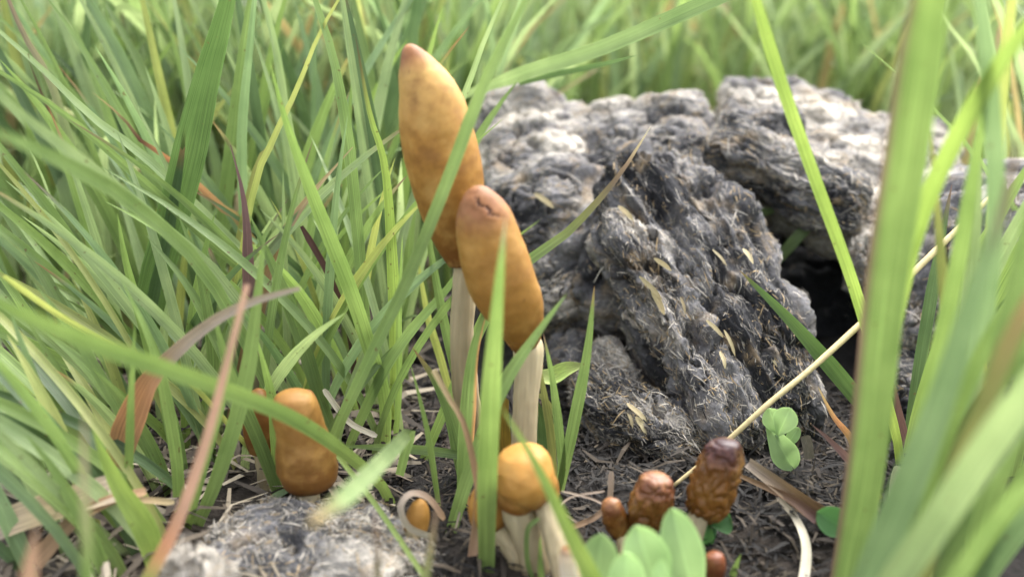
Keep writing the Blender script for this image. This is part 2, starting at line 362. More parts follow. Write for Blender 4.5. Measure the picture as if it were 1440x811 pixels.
# small pat of bleached dung in front
D2 = empty('dung_pat', P(420, 780, -2.5) * np.array([1, 1, 0]), 'small pale fibrous dung pat under the squat brown mushroom', 'dung')
C = lambda *a, **k: chunk(D2, *a, **k)
C((236, 880, -3.0), (605, 880, -3.0), 2.5, 1.15, bleach=.58, n=72, fib=5200, k=2.4, lump=.3)
C((262, 790, -2.2), (430, 775, -1.8), .7, .7, bleach=.54, n=56, fib=2200, k=2.4, lump=.3)
C((430, 785, -2.0), (570, 790, -2.0), .8, .66, bleach=.56, n=56, fib=2600, k=2.4)
C((362, 722, -.9), (420, 728, -.8), .40, .36, bleach=.5, n=40, fib=900, k=2.3, warm=.2, label='tuft of tan chaff')
C((246, 790, -4.2), (320, 850, -4.8), .55, .5, bleach=.36, n=48, fib=1300, k=2.4)
C((560, 795, -2.3), (615, 805, -2.2), .45, .45, bleach=.64, n=48, fib=1500, k=2.4)
flush_fibres(D2)

# ------------------------------------------------------------------ litter on the soil (one uncountable mass)
def litter(name, n, xr, yr, cols, lr, wr, label, lift=.05):
    x = RNG.uniform(*xr, n); y = RNG.uniform(*yr, n); c = np.stack([x, y, gz(x, y) + RNG.uniform(.0, lift, n)], -1)
    a = RNG.uniform(0, 2 * math.pi, n); D = np.stack([np.cos(a), np.sin(a), RNG.normal(0, .25, n)], -1); D /= np.linalg.norm(D, axis=1)[:, None]
    Nn = np.stack([RNG.normal(0, .35, n), RNG.normal(0, .35, n), np.ones(n)], -1); Nn -= D * (Nn * D).sum(1)[:, None]; Nn /= np.linalg.norm(Nn, axis=1)[:, None]
    cc = np.array(cols)[RNG.integers(0, len(cols), n)] * RNG.uniform(.5, 1.2, (n, 1))
    v, f, k = slivers(c, D, Nn, RNG.uniform(*lr, n), RNG.uniform(*wr, n), cc, .2)
    obj(name, mesh(name, v, f, FIBRE, k, smooth=False), label=label, kind='stuff')
litter('soil_litter', 9000, (-4, 9), (-7, 6), [lin(32, 29, 26), lin(26, 24, 22), lin(44, 39, 33), lin(24, 22, 21), lin(68, 60, 48)], (.12, .6), (.02, .08), 'dark chopped plant fibres strewn over the soil', .12)
litter('leaf_litter', 1300, (-4, 9), (-6, 5), [lin(32, 28, 24), lin(24, 22, 20), lin(44, 38, 32), lin(60, 52, 42)], (.2, 1.0), (.03, .12), 'dark crumbled leaf scraps heaped on the soil', .3)
litter('straw_litter', 5200, (-20, -2.5), (-6, 22), [lin(120, 110, 94), lin(92, 82, 70), lin(70, 62, 54), lin(146, 136, 118), lin(58, 52, 46)], (.5, 2.6), (.04, .22), 'grey brown dead straw lying between the grass', .3)

# ------------------------------------------------------------------ grass colours (leaf reflectance)
K = .66
G = dict(mid=lin(140, 170, 104, K), bright=lin(156, 188, 108, K), pale=lin(172, 198, 142, K), blue=lin(146, 178, 130, K), yellow=lin(190, 202, 118, K),
         olive=lin(146, 152, 94, K), dark=lin(100, 132, 78, K), deep=lin(104, 134, 90, K), lime=lin(170, 200, 104, K))
G = {k: c * .95 + c.mean() * .05 for k, c in G.items()}
T = dict(purple=lin(132, 102, 104, .75), red=lin(176, 112, 88, .7), brown=lin(160, 130, 100, .8), straw=lin(206, 186, 144, .75), pink=lin(208, 166, 142, .85), orange=lin(206, 148, 112, .8), grey=lin(168, 154, 142, .8), white=lin(228, 222, 204, .75), maroon=lin(98, 68, 64, .65))
def tone(c, t):
    c = G[c] * random.uniform(.88, 1.1); base = c * np.array([1.15, 1.08, 1.1])
    if t is None: return [(0, base), (.3, c), (1, c * 1.03)]
    tc = T[t[0]]; return [(0, base), (.3, c), (1 - t[1], c), (1 - t[1] * .45, c * .35 + tc * .65), (1, tc)]
def B(label, pts, wpx, c='mid', tip=None, Y=None, dY=0.0, tw=None, fold=.22, group=None, cat='grass blade', name='grass_blade', cols=None, mat=None, prof=None, tipf=.42, n=20, edge=None, root=True, base=.72):
    """a blade traced root to tip; Y its distance at the root (from the ground line if None), dY how much further its tip is"""
    Y0 = gY(pts[0][1]) if Y is None else Y
    xs = np.linspace(0, 1, len(pts)); W = [P(p[0], p[1], p[2] if len(p) > 2 else Y0 + dY * x ** 1.3) for p, x in zip(pts, xs)]
    width = wpx / FPX * depth(W[len(W) // 2])
    if root and W[0][2] > .05:                                   # run on down to the soil
        d = nrm(W[0] - W[1]); d = nrm(d * .75 + np.array([0, 0, -.55])); h = W[0][2] + .35
        if d[2] > -.3: d = nrm(np.array([d[0], d[1], -.5]))
        W = [W[0] + d * (h / -d[2])] + W
    q = pts[-1]
    if (q[1] < 2 or q[0] < 2 or q[0] > 1438) and root: W.append(W[-1] + (W[-1] - W[-2]) * .35 + nrm(W[-1] - W[-2]) * .9)
    tw = random.uniform(-.55, .55) if tw is None else tw
    pf = prof or (lambda t: blade_profile(t, tipf, base))
    return ribbon(None, name, np.array(W), width, (cols if cols is not None else tone(c, tip)), mat or GRASS, n, fold, label, cat, group, pf, tw, tw + random.uniform(-.3, .3), edge)

# --- traced blades: the turf on the side away from the dung
B('broad dark ribbed grass blade rising beside its narrow folded twin', [(212, 425), (232, 345), (258, 250), (288, 120), (310, 40), (326, -25)], 48, 'dark', None, Y=4.6, dY=-1, tw=.1, fold=.1)
B('narrow dark grass blade with orange tip folded against the broad ribbed blade', [(214, 430), (226, 375), (243, 290), (256, 215), (261, 172)], 17, 'deep', ('orange', .14), Y=4.2, tw=.2, tipf=.3)
B('straight yellow grass blade passing behind the broad ribbed blade', [(270, 330), (247, 215), (222, 100), (200, 0), (192, -40)], 14, 'yellow', Y=9)
B('blue green grass blade leaning over behind the curled brown-tipped blade', [(268, 300), (222, 200), (200, 145), (165, 70), (118, -10)], 21, 'blue', Y=10)
B('soft yellow green grass blade at the turf edge, broad and upright', [(85, 330), (62, 240), (38, 140), (14, 40), (2, -30)], 22, 'yellow', Y=12)
B('grass blade with a long dusky purple upper half', [(130, 300), (100, 205), (70, 112), (35, 52), (10, -5)], 13, 'pale', ('purple', .5), Y=7)
B('olive grass blade with a sharp dark red tip', [(112, 280), (95, 212), (62, 140), (40, 84)], 13, 'olive', ('maroon', .5), Y=7.5, tipf=.6)
B('long pale grass blade arching far out over the turf, uppermost of several', [(420, 430), (330, 342), (210, 226), (130, 165), (60, 98), (-10, 36)], 13, 'pale', Y=5, dY=-2)
B('long pale grass blade arching under the uppermost one', [(400, 440), (300, 345), (190, 245), (90, 160), (-10, 95)], 12, 'mid', Y=4.5, dY=-2)
B('thick soft green blade slanting out low over the turf', [(330, 420), (240, 330), (150, 255), (70, 192), (-10, 130)], 20, 'pale', Y=2, dY=-5)
B('soft pale blade crossing low in front of the olive one', [(300, 400), (190, 290), (110, 240), (40, 205), (-10, 185)], 22, 'mid', Y=1, dY=-7)
B('slanting green blade with clean edges below the thick soft one', [(235, 500), (180, 422), (110, 350), (60, 282), (-10, 195)], 15, 'mid', Y=5, dY=-2)
B('long slanting blade running down to the brown sheath', [(170, 460), (122, 402), (60, 340), (-10, 282)], 15, 'bright', Y=4, dY=-2)
B('curled grass blade with a rusty orange and brown drying tip', [(350, 330), (310, 290), (240, 225), (200, 200), (172, 165), (130, 130)], 11, cols=[(0, G['mid']), (.35, G['olive']), (.6, T['brown']), (.72, T['orange']), (.85, T['maroon']), (1, T['straw'])], Y=6, tw=.5)
B('thin yellow blade tapering upward in front of the broad ribbed blade foot', [(330, 480), (280, 335), (225, 215), (185, 135)], 10, 'pale', Y=5)
B('pale soft upright blade leaning inward near the turf top', [(412, 300), (402, 180), (390, 80), (368, -10)], 15, 'pale', Y=8)
B('thin yellow green blade slanting up across the upright ones', [(352, 290), (385, 195), (418, 125), (448, 50), (482, -10)], 9, 'yellow', Y=4, tw=.3)
B('olive blade with a short wine red point', [(352, 262), (374, 212), (394, 178), (414, 143)], 13, 'olive', ('purple', .2), Y=5, tipf=.7)
B('tall speckled blade bowing gently, tallest upright beside the tall mushroom', [(512, 440), (500, 300), (488, 190), (468, 80), (438, -15)], 17, 'mid', Y=4)
B('tall plain blade standing close to the speckled tall one', [(548, 470), (532, 340), (517, 245), (498, 110), (480, -10)], 14, 'pale', Y=6)
B('bright upright grass blade with a dark red needle tip', [(555, 600), (556, 480), (553, 395), (542, 240), (520, 160), (500, 52)], 18, 'lime', ('maroon', .2), Y=3, tw=.1, tipf=.6, n=26)
B('long blade slanting up across the front of the tall mushroom cap', [(440, 690), (480, 590), (532, 478), (570, 400), (630, 252), (682, 115), (742, -5)], 17, 'mid', Y=-.2, dY=0, tw=.1, tipf=.3, n=28)
B('thin blade slanting behind the tall mushroom cap', [(640, 165), (655, 130), (680, 60), (708, -5)], 11, 'pale', Y=5.5)
B('wide bright blade bending sharply halfway beside the cut straw', [(541, 650), (541, 560), (520, 490), (492, 405), (440, 275), (402, 170), (380, 90)], 21, 'bright', Y=2.2, dY=-1, n=26)
B('green blade slanting up towards the tall mushroom stem', [(492, 625), (537, 527), (577, 466), (637, 395), (668, 330)], 15, 'mid', Y=2)
B('upright blade with purple point leaning against the tall mushroom', [(655, 640), (648, 552), (625, 455), (607, 360), (586, 245)], 16, 'mid', ('purple', .15), Y=1.6, tipf=.6)
B('thin upright blade standing behind the horizontal green blade', [(552, 662), (561, 552), (561, 452), (566, 330)], 9, 'bright', Y=2.5)
B('thin yellowed blade behind the tall mushroom stem', [(640, 580), (620, 505), (602, 445), (585, 350)], 11, 'yellow', Y=4)
B('low green blade lying horizontally across the dark soil', [(690, 650), (655, 641), (600, 633), (540, 629), (478, 627)], 13, 'mid', Y=.6, dY=.8, tw=.3, root=False)
B('blade doubled over with its pale blunt end hanging towards the pat', [(562, 668, .4), (570, 635, .2), (577, 607, -.4), (548, 637, -3.0), (500, 685, -6.4), (436, 736, -9.6)], 22, cols=[(0, G['mid']), (.4, G['pale']), (.8, G['pale'] * 1.15), (.93, T['straw']), (1, T['straw'])], root=False, prof=lambda t: np.where(t < .35, .65 + t, 1) * np.clip((1.06 - t) / .3, 0, 1), tw=.1)
B('thin bright runner blade slanting over the pale pat', [(600, 815, -3.2), (530, 712, -1.8), (473, 638, -.4), (455, 615, 0)], 7, 'lime', root=False, tw=0, prof=flat)
B('long arching blade sweeping over the squat brown mushroom', [(535, 680, -.3), (470, 625, -1.4), (400, 582, -2.6), (280, 535, -4.2), (150, 490, -5.6), (60, 455, -6.6), (-20, 418, -7.4)], 24, 'bright', tw=.1, tipf=.25, n=28, fold=.3)
B('narrow pale green blade sticking up out of the pat, purple tip', [(530, 850), (531, 780), (527, 714)], 23, 'blue', ('purple', .7), Y=-6.2, tipf=.9, tw=.1)
B('blurred upright blade with purple tip beside the button mushroom', [(590, 860), (604, 780), (618, 694)], 22, 'mid', ('purple', .55), Y=-5.6, tipf=.9, tw=.1)
B('thin upright blade in front of the dark soil', [(617, 712), (603, 618), (590, 560), (577, 511)], 9, 'bright', Y=-.2, tipf=.6)
B('blade with a brown torn tip and drying edge', [(648, 640), (634, 585), (612, 535), (580, 488)], 24, 'mid', ('brown', .28), Y=.9, tw=.1, tipf=.7, edge=None)
B('speckled blade with a thin orange edge in front of the tall mushroom stem', [(652, 680), (657, 590), (666, 495), (690, 412)], 23, 'mid', None, Y=.2, tw=.05, edge=(1, T['orange'] * 1.2), tipf=.5)
B('broad bright blade standing in front of the leaning mushroom cap', [(684, 850), (685, 690), (690, 560), (700, 420), (711, 305)], 29, 'bright', ('grey', .1), Y=-2.4, dY=-1, tw=.05, tipf=.45, n=24)
B('slanting blade crossing below the leaning cap towards the dung', [(622, 790), (655, 680), (704, 550), (755, 470), (797, 413)], 20, 'mid', Y=-1.0, tw=.1, tipf=.35)
B('bright soft blade slanting down over the round orange mushroom', [(850, 850), (805, 757), (755, 655), (704, 570)], 25, 'lime', Y=-5, dY=.5, tw=.1, tipf=.6)
B('upright blade with olive tip standing against the low dung tongue', [(787, 692), (806, 600), (825, 500), (836, 402)], 17, 'mid', ('olive' if False else 'brown', .12), Y=.6, tipf=.5, tw=.1)
B('middle blade of a trio rooted beside the leaning mushroom stem, red tip', [(783, 695), (790, 650), (778, 540), (764, 468)], 13, 'mid', ('purple', .15), Y=.6, tipf=.5, tw=.1)
B('olive blade of the trio beside the leaning mushroom stem', [(781, 695), (774, 610), (766, 560), (756, 498)], 12, 'olive', Y=.7, tipf=.4, tw=.1)
B('slender slanting blade with a bone white dried point over the dung', [(690, 430), (742, 368), (800, 325), (868, 250), (915, 178)], 17, cols=[(0, G['bright']), (.6, G['mid']), (.75, G['olive']), (.88, T['purple']), (.93, T['straw']), (1, T['white'])], Y=2.6, dY=1, tipf=.5, tw=.1)
B('small shoot tip lying beside the squat brown mushroom stem', [(385, 700), (405, 688), (424, 670)], 13, 'blue', ('brown', .15), Y=-.3, tw=.2, tipf=.7)
# low part of the turf
B('thin yellow blade reaching out low over the litter', [(260, 530), (200, 505), (95, 450), (5, 388)], 8, 'yellow', Y=1, dY=-2, prof=flat)
B('wide lime leaf with pale centre standing upright at the turf foot', [(225, 815), (205, 745), (165, 680), (130, 603)], 34, 'lime', Y=-2.6, tw=.1, tipf=.6, fold=.3)
B('blurred upright blade with a brown withered tip', [(126, 860), (122, 760), (118, 660), (120, 568)], 21, 'mid', ('grey', .4), Y=-7.5, tw=.1, tipf=.5)
for lab, pts, wp, c, Y, dY in [
    ('low slanting blade reaching out past the dead straw', [(215, 800), (130, 690), (60, 585), (-10, 500)], 16, 'mid', -1.5, -2),
    ('lowest slanting blade, straight and pale, above the dead straw', [(180, 780), (115, 722), (60, 670), (-10, 600)], 14, 'pale', -2, -2),
    ('blade with a bluish streak slanting across the litter', [(140, 740), (100, 660), (60, 560), (10, 428)], 15, 'blue', 0, -1),
    ('long slanting blade parallel to the bluish streaked one', [(185, 720), (150, 640), (95, 540), (30, 440)], 13, 'mid', 1, -1),
    ('slanting blade with a withered grey end above the litter', [(240, 720), (180, 600), (110, 480), (48, 398)], 17, 'mid', .6, -1),
    ('upright bright blade beside the curled brown leaf foot', [(252, 800), (248, 650), (218, 500), (172, 395)], 17, 'bright', -.5, 0),
    ('steep blade between the curled brown leaf and the pink stalk', [(262, 720), (240, 600), (215, 500), (180, 380), (165, 300)], 18, 'bright', 2, 0),
    ('narrow upright blade at the foot of the curled brown leaf', [(176, 800), (180, 700), (184, 560), (190, 450)], 12, 'bright', -1.4, 0),
    ('short wide blade in the turf foot beside the pink stalk', [(262, 740), (250, 640), (232, 560), (222, 500)], 22, 'mid', 1, 0),
    ('steep plain blade standing behind the pink stalk', [(295, 700), (296, 600), (300, 500), (280, 380), (250, 300)], 18, 'mid', 2, 0),
    ('straight plain blade leaning behind the squat brown mushroom', [(385, 660), (350, 580), (305, 480), (262, 400), (205, 330)], 16, 'mid', 2, 0),
    ('wide green blade rising from the pat edge and leaning over', [(275, 745), (310, 660), (345, 540), (362, 420), (372, 330)], 22, 'mid', -.8, 0),
    ('narrow green blade rooted by the pat edge and leaning the same way', [(262, 750), (285, 660), (312, 560), (335, 450)], 14, 'bright', -1, 0),
    ('wide green blade running down beside the smaller brown cap', [(390, 690), (362, 615), (325, 530), (300, 440)], 20, 'mid', .3, -.5),
    ('green blade ending between the two squat brown mushroom caps', [(393, 680), (388, 620), (383, 560), (360, 470)], 15, 'bright', .4, 0),
    ('bright upright blade behind the squat brown mushroom', [(412, 600), (405, 500), (400, 380), (398, 240)], 11, 'pale', 4, 0),
    ('straight pale blade behind the dark twig', [(430, 560), (445, 440), (470, 330), (500, 230)], 13, 'pale', 5, 0),
    ('broad green blade slanting down behind the squat brown mushroom', [(475, 625), (450, 560), (425, 480), (395, 400), (350, 300)], 20, 'mid', 2.6, 0),
    ('broad green blade bending away behind the dark twig', [(505, 600), (480, 520), (440, 440), (400, 385), (350, 340)], 18, 'bright', 3.4, 0),
    ('tall pale blade leaning behind the purple-pointed leaf', [(330, 520), (345, 380), (340, 200), (352, 60), (360, -20)], 14, 'blue', 6, 0),
    ('wide pale blade beside the purple-pointed leaf', [(300, 500), (312, 330), (330, 170), (345, 50), (355, -15)], 20, 'mid', 7, 0),
    ('slanted thin blade with a pale edge under the striped brown leaf', [(350, 420), (372, 350), (410, 300), (455, 258)], 8, 'pale', 4.6, 0),
    ('tall soft blade standing behind the tall mushroom', [(590, 420), (582, 250), (575, 100), (590, -15)], 24, 'deep', 12, 0),
    ('dark wide soft blade slanting behind the tall mushroom tip', [(500, 400), (535, 230), (562, 100), (600, -15)], 26, 'deep', 13, 0)]:
    B(lab, pts, wp, c, None, Y, dY)

# --- traced blades: on and in front of the dung
B('slim yellow green blade hanging across the dung pile', [(1262, 620), (1235, 520), (1200, 400), (1150, 262), (1097, 112), (1060, -10)], 17, 'lime', Y=1.2, dY=-1, tw=.1, tipf=.2, n=24)
B('dark green blade with brown point leaning out over the hollow', [(1300, 672), (1215, 570), (1120, 460), (1040, 380)], 24, 'dark', ('brown', .06), Y=2.2, dY=.2, tw=.1, tipf=.45)
B('green blade glimpsed inside the dark hollow', [(1090, 370), (1130, 325), (1165, 300)], 16, 'mid', None, Y=8.3, tw=.2, root=False)
B('second green blade glimpsed higher inside the dark hollow', [(1030, 290), (1070, 298), (1105, 290)], 12, 'mid', None, Y=9, tw=.2, root=False)
B('large green blade with a dusky purple edge standing before the dung', [(1165, 930), (1192, 800), (1218, 650), (1246, 400), (1277, 200), (1306, 0), (1316, -60)], 56, 'bright', None, Y=-3.6, dY=-1, tw=.1, edge=(-1, T['purple'] * .8), tipf=.2, n=28, cols=[(0, G['mid']), (1, G['bright'] * .85)])
B('yellow green blade slanting up behind the large purple-edged one', [(1262, 430), (1290, 322), (1322, 240), (1382, 128), (1446, 35)], 25, 'lime', Y=-2.6, dY=-1.4, tw=.1, tipf=.2)
B('wide pale blurred blade slanting across the large purple-edged one', [(1205, 860), (1310, 600), (1372, 410), (1412, 290), (1432, 190)], 48, 'blue', ('purple', .18), Y=-6.6, dY=0, tw=.1, tipf=.5, n=24)
B('wide blurred blade slanting low out of the corner clump', [(1235, 860), (1300, 760), (1375, 650), (1450, 545)], 46, 'pale', Y=-7.4, dY=-1, tw=.1, tipf=.2)
B('blurred arching blade lowest in the corner clump', [(1310, 870), (1360, 790), (1410, 722), (1455, 680)], 24, 'mid', Y=-7, dY=-1.5, tw=.1, tipf=.2)
B('pale bluish blade standing at the top of the corner clump', [(1350, 640), (1392, 400), (1400, 250), (1392, 120), (1378, -15)], 24, 'blue', Y=-3.5, tw=.1, tipf=.2)
B('thin olive blade behind the corner clump', [(1345, 620), (1335, 520), (1325, 380), (1308, 170)], 14, 'olive', None, Y=-2, tipf=.3)
B('straight green blade between the two widest of the clump', [(1270, 760), (1305, 560), (1345, 380), (1378, 190), (1400, 60)], 22, 'bright', Y=-3.4, tipf=.3)
B('steep green blade at the clump edge', [(1325, 830), (1365, 690), (1402, 520), (1445, 330)], 26, 'mid', Y=-5, tipf=.2)
B('yellow upright blade high in the corner clump', [(1375, 560), (1395, 300), (1412, 90), (1425, -15)], 17, 'yellow', Y=-1, tipf=.2)
B('broad green blade filling the corner clump foot', [(1350, 860), (1380, 740), (1425, 600), (1450, 500)], 30, 'mid', Y=-4, tipf=.2)
B('olive brown blurred blade leaning out of the corner clump', [(1330, 700), (1380, 580), (1420, 480), (1450, 420)], 26, 'olive', ('brown', .3), Y=-7, tipf=.2)
B('narrow pale blade in the corner clump, steep and straight', [(1290, 720), (1320, 600), (1352, 470), (1372, 330), (1380, 200)], 18, 'pale', Y=-1.5, tipf=.3)
B('slanting lower blade in the corner clump crossing the olive one', [(1255, 800), (1300, 690), (1370, 520), (1450, 380)], 22, 'bright', Y=-4.4, tipf=.2)
B('green bent blade at the very foot of the corner clump', [(1370, 840), (1400, 760), (1430, 720), (1455, 705)], 20, 'bright', Y=-4.6, tipf=.2)
B('dusky purple shoot lying behind the large purple-edged blade', [(1280, 650), (1265, 590), (1258, 540)], 14, cols=T['purple'], Y=2, tipf=.5)
B('thin purple blade lying on the soil beneath the clover', [(1250, 720), (1210, 665), (1170, 622), (1142, 597)], 13, cols=[(0, G['olive']), (.5, T['purple'] * 1.2), (1, T['purple'])], Y=.2, tipf=.5)
B('small drying blade, orange at the tip, standing by the hollow foot', [(1208, 650), (1196, 615), (1172, 585), (1150, 543)], 11, cols=[(0, G['lime']), (.35, G['olive']), (.6, T['orange']), (1, T['straw'])], Y=1.2, tipf=.6)
B('tiny green shoot rising from the soil by the tiny brown button', [(1028, 815), (1035, 795), (1042, 778)], 11, 'bright', Y=-2.4, tipf=.8)
B('curved thin shoot arching beside the two pale stems', [(755, 830), (742, 790), (742, 745), (758, 728)], 7, 'mid', Y=-2.6, prof=flat)
B('short green shoot between the two pale stems', [(762, 820), (760, 780), (760, 752)], 10, 'bright', Y=-2.8, tipf=.8)
B('olive curling shoot between the leaning mushroom and the dung', [(772, 640), (782, 590), (765, 560), (752, 555)], 7, 'olive', Y=1.4, prof=flat)
B('long blurred grass stalk slanting over the dung with a reddish node', [(560, 190), (655, 133), (712, 113), (735, 103), (850, 66), (1014, -6)], 20, cols=[(0, G['mid']), (.22, G['pale']), (.34, T['purple']), (.4, G['pale']), (1, G['deep'])], Y=11, dY=-5, tw=.1, root=True, prof=lambda t: np.where(t < .45, .4, np.clip(.4 + (t - .45) * 5, 0, 1)))
B('thin leaf hanging under the blurred slanting stalk', [(730, 118), (790, 103), (850, 90), (895, 78)], 8, 'deep', Y=9, dY=-2, root=False)
B('pale blurred blade slanting far behind the dung, low', [(1080, 240), (1150, 200), (1230, 170), (1350, 130)], 15, 'pale', Y=24, tipf=.2)
B('pale blurred blade slanting far behind the dung, high', [(900, 200), (1000, 130), (1090, 95), (1180, 40), (1260, -15)], 14, 'pale', Y=30, tipf=.3)

# --- dry leaves, stalks and straws
def Ds(name, label, pts, wpx, cols, cat, prof=flat, Y=None, dY=0, tw=.1, fold=.25, root=False, n=18):
    return B(label, pts, wpx, None, None, Y, dY, tw, fold, None, cat, name, cols, DRY, prof, root=root, n=n)
Ds('dry_leaf', 'curled brown leaf with an orange middle bending over the turf', [(168, 640), (192, 572), (218, 525), (282, 465), (345, 428), (422, 405)], 40, [(0, T['orange'] * .8), (.2, T['brown']), (.38, T['orange']), (.55, T['brown']), (.6, T['grey']), (1, T['grey'] * 1.2)], 'dry leaf', lambda t: .55 + .55 * np.exp(-((t - .3) / .18) ** 2) - .42 * t ** 3, Y=-.4, dY=-1.5, fold=.5, root=True)
Ds('dry_stalk', 'pinkish brown dry stalk slanting in front of the turf', [(200, 830), (250, 732), (290, 620), (322, 500), (348, 400)], 17, [(0, G['lime']), (.14, T['orange']), (.3, T['pink'] * .9), (1, T['pink'])], 'dry stalk', lambda t: 1.15 - .7 * t, Y=-5, dY=1.5, fold=.4)
Ds('dry_leaf', 'striped brown leaf slanting between upright green blades', [(374, 384), (398, 332), (432, 280), (496, 207)], 23, [(0, T['brown'] * .9), (.5, T['brown']), (1, T['straw'])], 'dry leaf', lambda t: np.clip((1 - t) * 1.8, .05, 1), Y=3.6, root=True)
Ds('dry_leaf', 'purple brown pointed leaf tip among the upright blades', [(350, 395), (347, 320), (340, 265), (324, 204)], 19, [(0, G['mid']), (.3, T['purple']), (1, T['purple'] * .9)], 'dry leaf', lambda t: np.clip((1 - t) * 2.2, .05, 1), Y=3.2, root=True)
Ds('dry_stalk', 'dark maroon bent stalk standing behind the squat brown mushroom', [(500, 550), (492, 470), (465, 392), (424, 318)], 9, [(0, T['maroon'] * .7), (1, T['maroon'])], 'dry stalk', Y=3.6, root=True)
Ds('cut_straw', 'short pale cut straw leaning on the turf foot', [(455, 547), (490, 592), (530, 613)], 8, T['white'], 'straw', Y=1.8)
Ds('dry_leaf', 'brown twisted dry strip hanging down to a square end', [(610, 520), (632, 560), (652, 595), (668, 660), (673, 700), (668, 782)], 17, [(0, T['straw']), (.3, T['brown']), (.75, T['brown'] * 1.1), (1, T['pink'])], 'dry leaf', lambda t: .45 + .75 * t ** 3, Y=-1.4, dY=-.8, fold=.5)
Ds('dry_strip', 'curled whitish dry strip looping over the button mushroom', [(608, 755, -1.8), (575, 740, -1.9), (564, 712, -1.8), (578, 694, -1.6), (602, 700, -1.4), (625, 730, -1.4)], 9, [(0, T['white'] * .8), (.5, T['grey']), (1, T['brown'])], 'dry leaf', tw=.6, n=24)
Ds('dry_leaf', 'folded purplish brown dead leaf lying on the soil', [(1188, 745), (1130, 708), (1090, 678), (1052, 650)], 30, [(0, T['maroon']), (.5, T['brown'] * .75), (1, T['grey'] * .9)], 'dry leaf', lambda t: np.clip(1.05 - .55 * t, .05, 1), Y=-1.3, dY=1.2, fold=.6)
Ds('dry_leaf', 'smaller brown dead leaf lying along the folded one', [(1150, 730), (1110, 700), (1040, 668)], 15, [(0, T['maroon']), (1, T['brown'])], 'dry leaf', lambda t: np.clip(1.05 - .7 * t, .05, 1), Y=-1.4, dY=1.2, fold=.5)
Ds('dry_strip', 'bone white dry strip curving down across the soil', [(1128, 835, -2.9), (1134, 770, -2.1), (1120, 730, -1.2), (1095, 700, -.5)], 15, [(0, T['white']), (.6, T['white'] * .9), (1, T['grey'])], 'dry leaf', lambda t: 1 - .5 * t)
Ds('dry_leaf', 'grey striped dead leaf lying flat under the turf', [(-20, 745), (50, 720), (115, 700), (175, 682)], 40, [(0, T['grey']), (.5, T['straw'] * .75), (1, T['grey'])], 'dry leaf', Y=-2.4, dY=.5, tw=.4)
Ds('dry_leaf', 'rusty brown dead leaf crossing the grey striped one', [(50, 790), (100, 735), (150, 705), (205, 690)], 26, [(0, T['brown']), (1, T['brown'] * 1.2)], 'dry leaf', lambda t: 1 - .6 * t, Y=-2.6, dY=.7, tw=.3)
Ds('dry_strip', 'tan dry strip arching between the turf blades', [(118, 722), (140, 706), (190, 702), (245, 706)], 9, [(0, T['brown']), (1, T['straw'] * .8)], 'dry leaf', Y=-1.8)
Ds('dry_leaf', 'soft blurred tan leaf tip standing before the dead straw', [(38, 850), (42, 800), (48, 760), (52, 735)], 24, T['pink'] * 1.1, 'dry leaf', lambda t: np.clip((1 - t) * 1.5, .08, 1), Y=-8)
Ds('dry_strip', 'curled brown strip standing beside the smallest wrinkled cap', [(800, 742, -1.0), (835, 728, -.9), (856, 705, -.8), (860, 662, -.6)], 8, [(0, T['brown']), (1, T['grey'])], 'dry leaf')
Ds('wood_chip', 'flat grey chip of straw stuck below the clover', [(1132, 612), (1136, 628), (1138, 645)], 14, lin(132, 126, 120, .6), 'straw', Y=1.2)
Ds('cut_straw', 'short pale chip on the soil behind the large blade', [(1175, 725), (1190, 728)], 10, T['straw'], 'straw', Y=-1.0, n=4)
Ds('dry_leaf', 'bone white leaf scrap among the clump roots', [(1255, 700), (1258, 675), (1264, 655)], 12, T['white'], 'dry leaf', Y=0)
Ds('dry_leaf', 'second bone white leaf scrap lower among the clump roots', [(1270, 740), (1288, 722), (1292, 700)], 14, T['white'], 'dry leaf', Y=-1)
for i, (a, b, c) in enumerate([((770, 705), (820, 740), (860, 770)), ((790, 690), (830, 700), (870, 720)), ((775, 730), (800, 700), (850, 690)), ((790, 745), (840, 755), (880, 740)), ((640, 745), (655, 700), (690, 680))]):
    Ds('root_thread', 'thin pale root thread tangled by the round orange mushroom', [(*a, -1.2), (*b, -.9), (*c, -1.0)], 3.2, T['grey'] * 1.1, 'root', n=12)['group'] = 'pale root threads'

